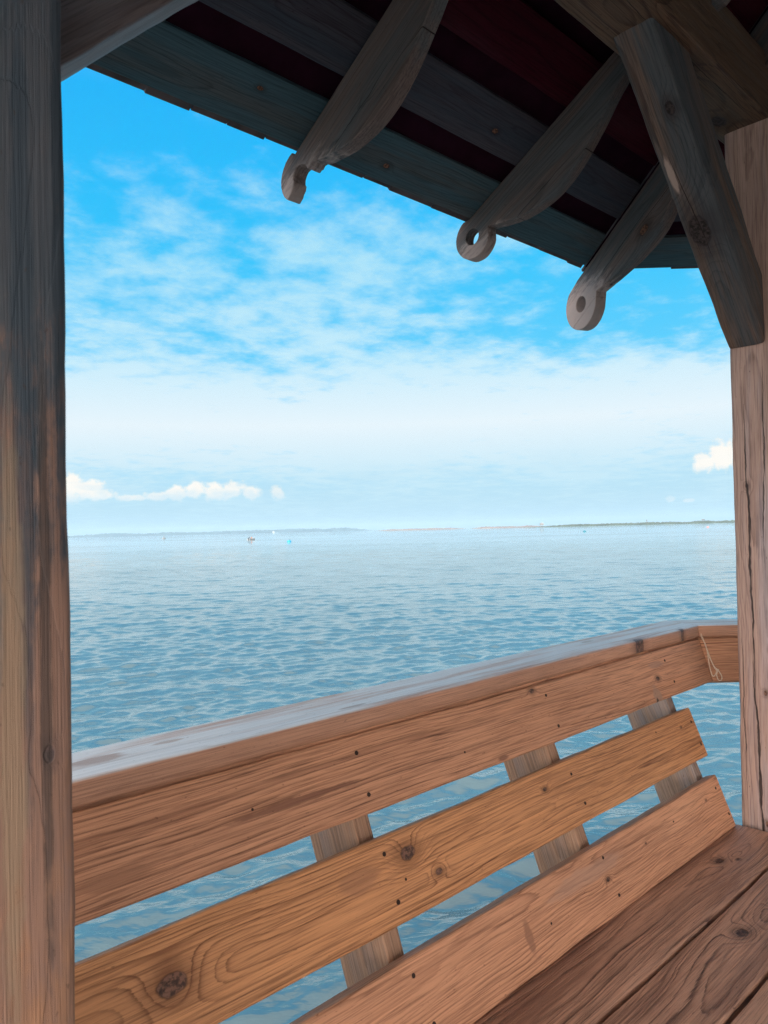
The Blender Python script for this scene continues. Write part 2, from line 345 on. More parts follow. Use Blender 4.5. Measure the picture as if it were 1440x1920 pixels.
# header beams
HB = wood('beam_wood', 31, (.115, .070, .045), (.03, .012, .010), spec=.12, core=(.014, .009, .008), freq=75, pith=(.01, -.05), knots=((1.62, .02, .020, .03), (1.95, -.03, .022, .03), (1.2, .01, .012, .02), (.5, -.02, .015, .02)), grey=.3, greycol=(.075, .08, .075), wav=1.5, cracks=((.9, 2.1, .03, .045, .0014),))
for k in range(8):
    # z=0 face looks down
    M = Gi @ side_rot(k) @ frame((.20, .795, Z(1.13)), (1, 0, 0), (0, -1, 0))
    timber('header_beam', 2.08, .15, .19, HB, M, gz, 40+k, rough=.002, rad=.009, start=tuple((side_rot(k) @ C0, side_rot(k).to_3x3() @ CL[1])) if 0 else (Gi @ (side_rot(k) @ CL[0]), (side_rot(k).to_3x3() @ CL[1])),
           end=(Gi @ (side_rot(k) @ CR[0]), (side_rot(k).to_3x3() @ CR[1])), seg=.03)
# knee braces
BRL = wood('brace_wood_pale', 51, (.12, .085, .08), (.045, .03, .03), freq=110, pith=(0, -.09), grey=.5, greycol=(.15, .15, .17))
BRR = wood('brace_wood_knotty', 52, (.16, .10, .072), (.04, .022, .02), freq=80, pith=(.02, -.05), spec=.15, core=(.016, .011, .010), knots=((.40, .012, .030, .05), (.72, -.02, .012, .02)), grey=.55, greycol=(.04, .068, .085), wav=1.6, marks=((.56, .03, .05, .010, (.40, .28, .23), .9),), cracks=((.3, .62, .0, .022, .0016),))
def brace(pt, ang, v0, v1, L, mat, seed, su, name='brace', planes=None):
    # pt = lower line start (u, z); runs up at ang; z=0 face looks down/out along lower line
    x = Vector((su*math.cos(ang), 0, math.sin(ang))); y = Vector((0, 1, 0)) if su < 0 else Vector((0, -1, 0))
    o = Vector((pt[0], (v0+v1)/2, pt[1])); M = frame(o, x, y)   # z axis = x cross y
    return timber(name, L, v1-v0, .14, mat, Gi @ M, gz, seed, rough=.003, rad=.007, start=planes[0], end=planes[1], seg=.025)
up = Vector((0, 0, 1))
brace((2.235, Z(.475)), R(45.5), .745, .845, .95, BRR, 61, -1, planes=((Gi @ Vector((2.215, 0, 0)), Vector((1, 0, 0))), (Gi @ Vector((0, 0, Z(1.132))), up)))
brace((.28, Z(.475)), R(45.0), .785, .868, .95, BRL, 62, 1, planes=((Gi @ Vector((.281, 0, 0)), Vector((1, 0, 0))), (Gi @ Vector((0, 0, Z(1.132))), up)))
# bolts on the right brace
DARKMETAL = simple('rusty_steel', (.05, .025, .018), .6, .6)
def bolt_head(name, M, parent, r=.007, h=.003, mat=None, me_=[None]):
    if me_[0] is None:
        bm = bmesh.new(); bmesh.ops.create_cone(bm, cap_ends=True, segments=10, radius1=1, radius2=.75, depth=1)
        me = bpy.data.meshes.new('screw_head'); bm.to_mesh(me); bm.free(); me.materials.append(DARKMETAL); me_[0] = me
    o = bpy.data.objects.new(name, me_[0]); COL.objects.link(o); o.parent = parent
    o.matrix_basis = M @ Matrix.Diagonal((r, r, h, 1)); return o
# ------------------------------------------------------------------ rafters
SL = math.atan(.57); CS, SS = math.cos(SL), math.sin(SL)
def prof(hz_pts):                # (outward h, z) -> slope aligned (x, y)
    return [(h*CS-z*SS, h*SS+z*CS) for h, z in hz_pts]
def arc(cx, cz, r, a0, a1, n): return [(cx+r*math.cos(R(a0+(a1-a0)*i/n)), cz+r*math.sin(R(a0+(a1-a0)*i/n))) for i in range(n+1)]
def smooth(pts, n=6):
    out = []
    for i in range(len(pts)-1):
        p0 = pts[max(i-1, 0)]; p1 = pts[i]; p2 = pts[i+1]; p3 = pts[min(i+2, len(pts)-1)]
        for k in range(n):
            t = k/n
            out.append(tuple(.5*((2*p1[j])+(-p0[j]+p2[j])*t+(2*p0[j]-5*p1[j]+4*p2[j]-p3[j])*t*t+(-p0[j]+3*p1[j]-3*p2[j]+p3[j])*t**3) for j in (0, 1)))
    return out+[pts[-1]]
def topz(v, e=0.): return .985+.57*(1.49-v)+e
# profile in (v, z): belly, notch, round pierced end
belly = smooth([(.80, 1.245), (.90, 1.235), (.97, 1.185), (1.04, 1.092), (1.11, 1.012), (1.19, .955), (1.28, .930), (1.36, .928), (1.425, .935)])
def outer_profile(broken=False):
    p = [(-1.70, topz(-1.70)), (-1.70, topz(-1.70)-.16), (.66, topz(.66)-.16), (.70, 1.27)]+belly
    if broken:
        # the inner half of the end has split away: ragged stump, then a hooked remnant of the ring
        p = p[:-2]+[(1.400, .943), (1.409, .940), (1.417, .935), (1.424, .936), (1.432, .929), (1.438, .930), (1.447, .925)]
        p += [(1.452, .934), (1.460, .941), (1.470, .945), (1.482, .947), (1.492, .944), (1.499, .938), (1.504, .929), (1.506, .918), (1.501, .911), (1.505, .900), (1.512, .893), (1.517, .884), (1.526, .878), (1.531, .874)]
        p += [(1.537, .877), (1.546, .886), (1.553, .899), (1.558, .915), (1.558, .932), (1.554, .948), (1.547, .961), (1.536, .974), (1.520, .985), (1.508, .990)]
    else:
        p += arc(1.490, .918, .068, 195, 418, 30)
    p += [(1.50, topz(1.50)), (1.40, topz(1.40))]
    return p
hole = arc(1.490, .920, .026, 0, 345, 22)
def RM(name, seed, **kw):
    d = dict(spec=.15, freq=120, pith=(.02, -.10), marks=((.60, -.04, .22, .14, (.42, .32, .29), .7),), cracks=((.35, .75, -.03, -.045, .0016), (.1, .5, .02, .01, .0012), (-.4, .2, -.01, .0, .0014)), grey=.5, greycol=(.075, .095, .105), bump=1.2, wav=.6, rough=.75, fib=.6); d.update(kw)
    return wood(name, seed, (.14, .10, .088), (.035, .022, .022), **d)
def rafter(u, mat, broken=False, dz=0., k=0, name='rafter'):
    P = prof([(v, z+EYE+dz) for v, z in outer_profile(broken)]); H = [] if broken else [prof([(v, z+EYE+dz) for v, z in hole])]
    # move the origin next to the piece so the grain field is local
    ox, oy = prof([(1.0, 1.1+EYE)])[0]
    P = [(a-ox, b-oy) for a, b in P]; H = [[(a-ox, b-oy) for a, b in h] for h in H]
    M = side_rot(k) @ frame((u, 0, 0), (0, CS, -SS), (0, SS, CS)) @ Matrix.Translation((ox, oy, 0))
    return extrude(name, P, H, .042, mat, Gi @ M, gz)
rafter(.46, RM('rafter_wood_far', 70)); 
rafter(1.16, RM('rafter_wood_split', 71), broken=True, dz=-.018)
rafter(1.86, RM('rafter_wood_bored', 72, knots=((.42, -.03, .008, .01),)), dz=.008)
HSL = math.atan(.57*math.cos(R(22.5)))
def hip(k, mat):
    # runs in the corner plane; h measured outward from the post centre
    rot = side_rot(k) @ Matrix.Translation(C0) @ Matrix.Rotation(-R(22.5), 4, 'Z')   # local +Y = outward from centre
    hc = 2.505/math.cos(R(22.5))   # centre -> post centre distance along the corner plane
    f = 1/math.cos(R(22.5))
    lo = smooth([(.02, 1.255), (.10, 1.245), (.19, 1.17), (.27, 1.075), (.35, .985), (.45, .935), (.55, .905), (.64, .885), (.685, .875)])
    tz = lambda h: .985+.57*(.70-h/f)-.012
    p = [(-2.70, tz(-2.70)), (-2.70, tz(-2.70)-.17), (-.12, tz(-.12)-.17), (-.08, 1.27)]+lo
    p += arc(.785, .850, .094, 190, 402, 30)+[(.80, tz(.80)-.0), (.70, tz(.70))]
    p = [(h+hc, z+EYE) for h, z in p]; hh = [(h+hc, z+EYE) for h, z in arc(.782, .852, .030, 0, 345, 22)]
    c, s = math.cos(HSL), math.sin(HSL); pf = lambda q: [(h*c-z*s, h*s+z*c) for h, z in q]
    ox, oy = pf([(hc+.3, 1.1+EYE)])[0]
    P = [(a-ox, b-oy) for a, b in pf(p)]; H = [[(a-ox, b-oy) for a, b in pf(hh)]]
    M = Gi @ rot @ frame((-.024, 0, 0), (0, c, -s), (0, s, c)) @ Matrix.Translation((ox, oy, 0))
    return extrude('hip_rafter', P, H, .048, mat, M, gz)
HM = RM('hip_wood', 73, knots=((.15, -.03, .016, .02),))
for k in (0, -1, 1, 2, 3, 4, 5, 6): hip(k, HM)
for k in (1, -1):
    for u in (.56, 1.24, 1.90): rafter(u, RM('rafter_wood_side', 74+k), k=k)
# ------------------------------------------------------------------ roof
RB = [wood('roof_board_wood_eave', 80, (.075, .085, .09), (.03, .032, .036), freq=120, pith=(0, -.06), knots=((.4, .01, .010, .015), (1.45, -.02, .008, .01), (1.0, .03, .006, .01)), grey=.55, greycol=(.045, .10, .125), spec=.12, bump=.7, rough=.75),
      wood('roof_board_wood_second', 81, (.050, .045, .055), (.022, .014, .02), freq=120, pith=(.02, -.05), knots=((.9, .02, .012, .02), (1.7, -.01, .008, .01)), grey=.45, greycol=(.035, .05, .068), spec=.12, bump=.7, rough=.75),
      wood('roof_board_wood_shaded', 82, (.040, .004, .010), (.018, .002, .005), freq=120, pith=(.02, -.07), knots=((1.2, .0, .010, .01),), spec=.04, bump=.6, rough=.75)]  # boards grow darker inward: deep roof shade put into their colour
rr = random.Random(5)
def roof_side(k, boards=True):
    rot = side_rot(k)
    cl = (Gi @ (rot @ CL[0]), rot.to_3x3() @ CL[1]); cr = (Gi @ (rot @ CR[0]), rot.to_3x3() @ CR[1])
    tilt = .022 if k == 0 else 0.     # the eave of the bench side sags towards its left end
    ydir = Vector((0, -CS, SS)); nup = Vector((0, SS, CS))
    if boards:
        s = -.012; i = 0
        while True:
            v = 1.49-(s+.07)*CS
            if v < -1.45: break
            z = topz(v)+.001+EYE
            o = Vector((.0, v, z-tilt*.5+.004)); x = Vector((1, 0, tilt/2.3 if k == 0 else 0))
            M = Gi @ rot @ frame(o, x, ydir)
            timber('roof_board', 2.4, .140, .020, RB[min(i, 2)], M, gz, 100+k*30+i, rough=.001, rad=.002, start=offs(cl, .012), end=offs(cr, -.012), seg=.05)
            s += .208; i += 1
    # shingles: overlapping courses of split cedar, ragged butts
    bm = bmesh.new(); Ls = (1.49+1.715)/CS; s = -.045; c = 0
    while s < Ls-.05:
        hw = lambda ss: max(.01, (1.49-ss*CS+1.715)*T22)
        x = -hw(s)-.0
        while x < hw(s)-.01:
            wd = min(rr.uniform(.09, .2), hw(s)-x); j = rr.uniform(-.006, .007)*(1 if c else .9); g = .004
            s0, s1 = s+j, min(s+.30, Ls)
            tk = .013
            def pt(xx, ss, h):
                lim = hw(ss); xx = max(-lim, min(lim, xx)); tz_ = tilt*((xx)/2.3)*1.0 if k == 0 else 0
                v = 1.49-ss*CS; z = topz(v)+EYE+.0265+tz_
                p = Vector((1.24+xx, v, z))+nup*h; return Gi @ rot @ p
            b0 = .012*0+(.006 if c else 0.)
            vs = [bm.verts.new(pt(*q)) for q in ((x, s0, b0), (x+wd-g, s0, b0), (x+wd-g, s1, -.0), (x, s1, -.0), (x, s0, b0+tk), (x+wd-g, s0, b0+tk), (x+wd-g, s1, .004), (x, s1, .004))]
            for f in ((0, 1, 2, 3), (7, 6, 5, 4), (0, 4, 5, 1), (1, 5, 6, 2), (2, 6, 7, 3), (3, 7, 4, 0)):
                try: bm.faces.new([vs[q] for q in f])
                except ValueError: pass
            x += wd
        s += .13; c += 1
    o = bm_mesh('shingles', bm, SHG, None, gz)
    # felt under the shingles closes the gaps between the boards
    bm = bmesh.new()
    def q(xx, ss, h):
        v = 1.49-ss*CS; tz_ = tilt*(xx/2.3) if k == 0 else 0
        return Gi @ rot @ (Vector((1.24+xx, v, topz(v)+EYE+.0235+tz_))+nup*h)
    vs = [bm.verts.new(q(sx*(1.49-ss*CS+1.715)*T22, ss, h)) for h in (0, .0015) for sx, ss in ((-1, -.02), (1, -.02), (1, Ls-.01), (-1, Ls-.01))]
    for f in ((0, 1, 2, 3), (7, 6, 5, 4), (0, 4, 5, 1), (1, 5, 6, 2), (2, 6, 7, 3), (3, 7, 4, 0)): bm.faces.new([vs[i] for i in f])
    bm_mesh('roof_felt', bm, FELT, None, gz)
SHG = simple('cedar_shingle', (.07, .05, .05), .85, 0, .4, 9); FELT = simple('roof_felt_brown', (.018, .004, .010), .95, 0, .2, 12); FELT.node_tree.nodes['Principled BSDF'].inputs['Specular IOR Level'].default_value = .03
for k in range(-3, 5): roof_side(k, k in (-1, 0, 1))
# ------------------------------------------------------------------ deck
DK = wood('deck_wood', 90, (.14, .095, .07), (.07, .045, .035), grey=.4, pith=(0, -.1))
bm = bmesh.new(); A = 2.505; y = -A
while y < A-.02:
    def half(yy):
        yy = abs(yy); h = A*T22
        return A if yy <= h else A-(yy-h)
    h = min(half(y), half(y+.138)); bm_box(bm, (-h, y, -.038), (h, y+.138, 0)); y += .144
tag(bm_mesh('deck', bm, DK, Matrix.Translation(C0)), kind='structure')
# ================================================================== BENCH
KB = .4; NB = math.sqrt(1+KB*KB); BUP = Vector((0, KB/NB, 1/NB))
def plane_pt(u, z): return Vector((u, 1.18+KB*z, Z(z)))      # back plane, z relative to the eye
def build_bench():
    b = empty('bench', tuple(C0))
    tag(b, 'built-in wooden bench with three leaning back boards, flat rail cap and dark seat boards', 'bench', 'built-in benches round the gazebo')
    mats = [
        wood('back_board_wood_top', 201, (.58, .27, .15), (.11, .032, .015), freq=95, pith=(.125, -.035), knots=((1.70, -.008, .007, .02), (1.12, .055, .006, .012)), wav=.75, rough=.6, contrast=.85,
             marks=((.42, -.010, .16, .006, (.16, .06, .035), .75), (.10, -.03, .07, .012, (.26, .11, .06), .5), (1.665, -.052, .022, .030, (.36, .21, .15), .8), (1.72, .030, .05, .010, (.34, .19, .14), .6), (1.655, -.066, .006, .010, (.05, .03, .02), .9), (.95, -.06, .02, .006, (.16, .06, .035), .7))),
        wood('back_board_wood_middle', 202, ORNG, ORNGD, freq=150, pith=(-.015, -.03), knots=((.62, .028, .013, .030), (.68, -.022, .006, .016), (.155, .0, .016, .030), (1.05, .03, .005, .012), (1.72, .03, .003, .034)), wav=.7, rough=.58, contrast=.85, marks=((.50, .02, .05, .022, (.30, .13, .07), .5),)),
        wood('back_board_wood_low', 203, (.60, .28, .155), (.16, .052, .026), freq=200, pith=(.055, -.05), knots=((1.70, .028, .003, .040), (1.16, .0, .005, .012), (1.35, .02, .002, .03)), wav=1.0, rough=.62, contrast=.8,
             marks=((.86, -.008, .012, .032, (.28, .12, .07), .8), (1.10, .03, .16, .02, (.42, .24, .17), .5), (.36, -.045, .05, .030, (.22, .10, .055), .6)))]
    for i, (zt, zb, x0, x1) in enumerate(((-.3715, -.499, None, None), (-.538, -.669, .335, 2.142), (-.716, -.848, .335, 2.140))):
        Wd = (zt-zb)*NB; o = plane_pt(.335 if x0 is None else x0, (zt+zb)/2)
        M = Gi @ frame(o, (1, 0, 0), BUP)
        kw = {}
        if x0 is None: kw = dict(start=offs((Gi @ CL[0], CL[1]), .001), end=offs((Gi @ CR[0], CR[1]), -.001)); L = 2.05
        else: L = x1-x0
        bd = timber('back_board', L, Wd, .036, mats[i], M, b, 210+i, rough=.0011, rad=.0055, seg=.015, warp=.0016, **kw)
        bd['label'] = ['wide top back board with a long dark check near its upper edge', 'orange middle back board with a round dark knot', 'paler lowest back board meeting the seat'][i]
        for u in (.90, 1.505, 2.118):
            for yy, ju in ((Wd*.27, rr.uniform(-.012, .006)), (-Wd*.24, rr.uniform(-.004, .016))):
                xx = min(u+ju, 2.128)-o.x
                bolt_head('screw', Matrix.Translation((xx, yy+rr.uniform(-.006, .006), -.0002)), bd, rr.uniform(.0043, .0052), .0024)
        for _ in range(2):
            bolt_head('screw', Matrix.Translation((rr.uniform(.3, 1.6), rr.uniform(-.04, .05), -.0002)), bd, .003, .0016)
    cap = wood('cap_wood', 204, (.52, .265, .165), (.27, .115, .068), freq=140, pith=(-.07, -.05), knots=((1.66, -.068, .016, .02), (1.93, -.068, .008, .02)), wav=.5, rough=.46, topgrey=.78, greycol=(.76, .74, .75), spec=.6, contrast=.65, bump=1.1,
               marks=((.13, .0, .05, .02, (.36, .20, .14), .8), (.25, .01, .03, .008, (.40, .24, .17), .7), (.60, -.04, .04, .006, (.30, .17, .12), .7), (1.55, .03, .03, .01, (.36, .22, .16), .6)))
    capf = Gi @ frame((.33, 1.102, Z(-.3305)), (1, 0, 0), (0, 1, 0))
    timber('rail_cap', 2.0, .143, .0385, cap, capf, b, 220, rough=.0012, rad=.007, seg=.015, warp=.0018, start=offs((Gi @ CL[0], CL[1]), .0005), end=offs((Gi @ CR[0], CR[1]), -.0005))
    timber('cap_nailer', 2.0, .05, .026, mats[0], Gi @ frame((.33, 1.066, Z(-.3685)), (1, 0, 0), (0, 1, 0)), b, 221, start=offs((Gi @ CL[0], CL[1]), .003), end=offs((Gi @ CR[0], CR[1]), -.003))
    # rear supports
    SP = wood('support_wood', 205, (.40, .22, .135), (.16, .08, .05), freq=150, pith=(.0, -.03), grey=.42, greycol=(.26, .20, .185), rough=.75, bump=1.6, fib=.7,
              marks=((.32, -.03, .05, .03, (.13, .12, .13), .7), (.10, -.01, .05, .03, (.09, .09, .10), .75)))
    SP2 = wood('support_wood_dark', 206, (.34, .21, .145), (.15, .085, .06), freq=150, pith=(.0, -.03), grey=.45, greycol=(.24, .22, .23), rough=.75, bump=1.6, fib=.7,
              marks=((.30, -.02, .06, .05, (.07, .07, .08), .85), (.11, -.02, .07, .05, (.06, .065, .075), .9)))
    nrm = Vector((0, -1/NB, KB/NB))
    for j, u in enumerate((.295, .882, 1.487, 2.103)):
        o = plane_pt(u, -.90)-nrm*(.0375+.070)         # centre of the depth
        M = Gi @ frame(o, BUP, nrm)                    # x up the slope, y towards the bench, z = +-u
        Mz = M.to_3x3().col[2]
        # z axis points to +u or -u: keep the wide weathered face (z=0) on the camera side
        if Mz.x > 0: M = Gi @ frame(o, BUP, -nrm)
        timber('support', .575, .140, .038, SP2 if j == 3 else SP, M, b, 230+j, rough=.0016, rad=.003, seg=.02)
    # seat
    SEAT = [wood('seat_wood_%s' % nm, 207+i, (.54, .28, .18), (.040, .012, .008), freq=fq*.75, pith=pt_, knots=ks, wav=1.5, rough=.42, spec=.3, contrast=.95, bump=1.6, stainamt=.75, stain=(.15, .06, .04), fib=.6, core=(.035, .015, .010))
            for i, (nm, fq, pt_, ks) in enumerate([('rear', 140, (.03, -.03), ((1.60, .018, .010, .03), (1.64, -.012, .004, .03))), ('middle', 130, (-.02, -.035), ((1.48, .0, .009, .05), (1.30, .01, .012, .05), (.8, -.02, .010, .03))), ('front', 120, (.03, -.06), ((1.2, 0, .01, .02),)), ('edge', 120, (.0, -.06), ())])]
    for i, (va, vb) in enumerate(((.695, .852), (.541, .6885), (.388, .534), (.235, .381))):
        M = Gi @ frame((.30, (va+vb)/2, .4505), (1, 0, 0), (0, 1, 0))
        kw = dict(start=offs((Gi @ CL[0], CL[1]), .004), end=offs((Gi @ CR[0], CR[1]), -.004)) if i else {}
        timber('seat_board', 1.862, vb-va, .038, SEAT[i], M, b, 240+i, rough=.0012, rad=.005, seg=.015, **kw)
    # seat bearers and front posts
    for u in (.42, 1.24, 2.06):
        timber('seat_bearer', .60, .09, .038, SP, Gi @ frame((u, .235, .366), (0, 1, 0), (0, 0, 1)), b, 250+int(u*10), rough=.001, rad=.003)
        timber('leg', .4115, .088, .06, SP, Gi @ frame((u-.004, .30, 0), (0, 0, 1), (0, 1, 0)), b, 260+int(u*10), rough=.001, rad=.003)
    return b
bench = build_bench()
def copy_tree(o, parent=None):
    c = o.copy(); COL.objects.link(c); c.parent = parent
    for ch in list(o.children): copy_tree(ch, c)
    return c
b2 = copy_tree(bench); b2.rotation_euler = (0, 0, -R(45))
b2['label'] = 'neighbouring bench whose short piece of rail shows between the corner and the right post'
# ------------------------------------------------------------------ string hanging at the corner
STR = simple('jute_string', (.66, .50, .38), .9, 0, .25, 400)
bm = bmesh.new()
def on_nb(x, y, off):    # pixel ray onto the inner face of the neighbouring rail board, moved towards the gazebo centre
    d = FW+RT*(x-720)/F-UP*(y-960)/F
    r3 = side_rot(1).to_3x3(); n = r3 @ Vector((0, 1, -KB)); p0 = side_rot(1) @ Vector((0, 1.18, 0)); p0.z = 0
    n2 = n.normalized(); t = n2.dot(p0)/n2.dot(d)
    p = d*t-n2*off; return p+Vector((0, 0, EYE))
sA = [on_nb(*q) for q in ((1311.5, 1188, .004), (1316, 1199, .006), (1321, 1209, .007), (1325, 1226, .008), (1328, 1246, .008), (1332, 1264, .009), (1336, 1269, .011), (1340, 1263, .013), (1340, 1258, .014), (1337, 1253, .011), (1332, 1241, .009), (1326, 1228, .007))]
sB = [on_nb(*q) for q in ((1312.5, 1188, .006), (1318, 1204, .009), (1324, 1221, .011), (1330, 1238, .012), (1336, 1251, .013), (1343, 1258, .014), (1348, 1266, .015), (1350, 1272, .015), (1348.5, 1277, .014), (1344, 1276, .013), (1341, 1268, .013), (1342, 1261, .014), (1344, 1257, .015), (1341, 1258, .016))]
for s_ in (sA, sB):
    pts = [Vector(p) for p in s_]; out = []
    for i in range(len(pts)-1):
        p0 = pts[max(i-1, 0)]; p1 = pts[i]; p2 = pts[i+1]; p3 = pts[min(i+2, len(pts)-1)]
        for k in range(5):
            t = k/5; out.append(.5*((2*p1)+(-p0+p2)*t+(2*p0-5*p1+4*p2-p3)*t*t+(-p0+3*p1-3*p2+p3)*t**3))
    out.append(pts[-1]); bm_tube(bm, out, .0017, 6)
so_ = bm_mesh('string', bm, STR, smooth=True)
tag(so_, 'thin tan string ending in a small loop, hanging at the corner of the rail', 'string')
# ================================================================== WATER
WZ = EYE-3.0
def make_water():
    rng = np.random.default_rng(4)
    az = np.unique(np.concatenate([np.arange(-180, 2, 4.), np.arange(2, 88, .125), np.arange(88, 180, 4.)]))
    r = [0.6]
    while r[-1] < 30000: r.append(r[-1]*(1.0047 if 2.5 < r[-1] < 170 else (1.03 if r[-1] < 900 else 1.12)))
    r = np.array(r); na, nr = len(az), len(r)
    A_, Rr_ = np.meshgrid(np.radians(az), r, indexing='ij')
    X = Rr_*np.sin(A_); Y = Rr_*np.cos(A_); H = np.zeros_like(X)
    dr = np.gradient(r)[None, :]; da = (Rr_*np.radians(.13))
    main = 205.0
    n = 170
    for i in range(n):
        lam = .075*(11**rng.random()) if i > 7 else rng.uniform(.9, 2.2); th = math.radians(main+rng.normal(0, 30)); kx, ky = math.sin(th), math.cos(th)
        k = 2*math.pi/lam; slope = .0175*(1.25 if .3 < lam < 1 else 1)*(1 if i > 7 else 1.5)*rng.uniform(.5, 1.3); a = slope/k*(1.0 if lam < 1.6 else .8)
        fade = np.clip((lam/(dr*2.4)-.9), 0, 1)
        ph = k*(kx*X+ky*Y)+rng.random()*6.283
        warp_ = .9*np.sin(.35*X+.22*Y+i)+.7*np.sin(.19*X-.41*Y+2*i)
        H += a*fade*2.0*((.5+.5*np.sin(ph+warp_))**2.6-.3)
    # sharpen crests a little
    H = H+.9*np.sign(H)*0+0
    near = np.ones_like(H)
    V = np.stack([X, Y, H*near], -1).reshape(-1, 3)
    idx = np.arange(na*nr).reshape(na, nr)
    a0 = idx; a1 = np.roll(idx, -1, 0)
    F_ = np.stack([a0[:, :-1], a0[:, 1:], a1[:, 1:], a1[:, :-1]], -1).reshape(-1, 4)
    me = bpy.data.meshes.new('water'); me.vertices.add(len(V)+1)
    V = np.concatenate([V, [[0, 0, 0]]]); me.vertices.foreach_set('co', V.astype(np.float32).ravel())
    tri = np.stack([a0[:, 0], a1[:, 0], np.full(na, na*nr)], -1)
    loops = np.concatenate([F_.ravel(), tri.ravel()]); me.loops.add(len(loops)); me.loops.foreach_set('vertex_index', loops.astype(np.int32))
    st = np.concatenate([np.arange(len(F_))*4, len(F_)*4+np.arange(na)*3]); me.polygons.add(len(st))
    me.polygons.foreach_set('loop_start', st.astype(np.int32)); me.polygons.foreach_set('use_smooth', np.ones(len(st), bool))
    me.update(calc_edges=True); me.validate()
    return me
WM = bpy.data.materials.new('sea_water'); WM.use_nodes = True; t = NT(WM.node_tree); b = t.n['Principled BSDF']
co = t.n.new('ShaderNodeTexCoord').outputs['Object']
rot_ = t.n.new('ShaderNodeVectorRotate'); rot_.inputs['Angle'].default_value = R(-46); t.set(rot_.inputs['Vector'], co); rc = rot_.outputs[0]
big = t.maprange(t.noise(t.vm('MULTIPLY', rc, (.02, .09, 0)), 1, 8, .7), .40, .60)
t.set(b.inputs['Base Color'], t.mix(big, (.050, .092, .110), (.060, .105, .122)))
gust = t.noise(t.vm('ADD', t.vm('MULTIPLY', rc, (.03, .014, 0)), (5, 5, 0)), 1, 8, .7)
t.set(b.inputs['Roughness'], t.maprange(gust, .42, .60, .015, .07)); b.inputs['IOR'].default_value = 2.05
h1 = t.noise(t.vm('MULTIPLY', rc, (9, 5, 0)), 1, 3, .55, .3)
h2 = t.noise(t.vm('MULTIPLY', rc, (2.4, 1.1, 0)), 1, 5, .6, .4)
rdg = lambda f: t.math('SUBTRACT', 1, t.math('ABSOLUTE', t.math('MULTIPLY', t.math('SUBTRACT', f, .5), 3.2)))
hh = t.math('ADD', t.math('MULTIPLY', rdg(h1), .0022), t.math('MULTIPLY', rdg(h2), .011))
bp = t.n.new('ShaderNodeBump'); bp.inputs['Strength'].default_value = .75; bp.inputs['Distance'].default_value = 1.0
t.set(bp.inputs['Height'], hh); t.l.new(bp.outputs[0], b.inputs['Normal'])
wt = link('water', make_water(), WM, Matrix.Translation((0, 0, WZ))); tag(wt, kind='structure')
# seabed under it, so the ground is one sheet to the horizon
bm = bmesh.new(); bmesh.ops.create_circle(bm, cap_ends=True, radius=30000, segments=64)
tag(bm_mesh('seabed', bm, simple('sand_bed', (.18, .15, .10), .9, 0, .2, .1), Matrix.Translation((0, 0, WZ-2.5))), kind='structure')
# ================================================================== FAR SHORE
def at_px(x, dist):          # a point on the water at horizontal distance dist in the direction of pixel column x
    d = FW+RT*(x-720)/F; d = Vector((d.x, d.y, 0)).normalized(); return Vector((d.x*dist, d.y*dist, WZ))
def shore(name, x0, x1, dist, hf, mat, depth=120, n=160):
    bm = bmesh.new(); rows = []
    for i in range(n+1):
        x = x0+(x1-x0)*i/n; p = at_px(x, dist); d = Vector((p.x, p.y, 0)).normalized(); col_ = []
        for j, (dd, hk) in enumerate(((0, -.3), (.06, .35), (.25, .8), (.6, 1), (1, -.3))):
            q = p+d*depth*dd; h = hf(i/n, x)*(hk if hk > 0 else 0)*(1+.25*noise.noise(Vector((x*.4, j*3.3, dist)))) + (hk if hk < 0 else 0)*3
            col_.append(bm.verts.new((q.x, q.y, WZ+h)))
        rows.append(col_)
    for i in range(n):
        for j in range(4): bm.faces.new((rows[i][j], rows[i+1][j], rows[i+1][j+1], rows[i][j+1]))
    return tag(bm_mesh(name, bm, mat), kind='structure')
def edge(t_, a=.06): return max(0, min(1, t_/a, (1-t_)/a))
HILL = simple('wooded_hill', (.045, .09, .11), .95, 0, .3, .02); SAND = simple('sand_bar', (.22, .18, .165), .9, 0, .15, .02); MARSH = simple('marsh_grass', (.07, .09, .06), .95, 0, .35, .05)
shore('hills', 60, 700, 6500, lambda t_, x: edge(t_, .08)*1.0*(20+18*noise.noise(Vector((x*.012, 1, 0)))+7*noise.noise(Vector((x*.06, 4, 0)))+9*(x/700)), HILL, 600, 260)
shore('sand_bar', 700, 875, 1900, lambda t_, x: edge(t_, .2)*(3.4+1.4*noise.noise(Vector((x*.05, 2, 0)))), SAND, 120)
shore('sand_bar', 880, 1030, 1750, lambda t_, x: edge(t_, .15)*(3.6+1.4*noise.noise(Vector((x*.05, 7, 0)))), SAND, 120)
shore('marsh', 980, 1900, 1500, lambda t_, x: edge(t_, .1)*(4.2+1.6*noise.noise(Vector((x*.03, 5, 0)))+1.2*noise.noise(Vector((x*.2, 5, 0)))), MARSH, 200, 400)
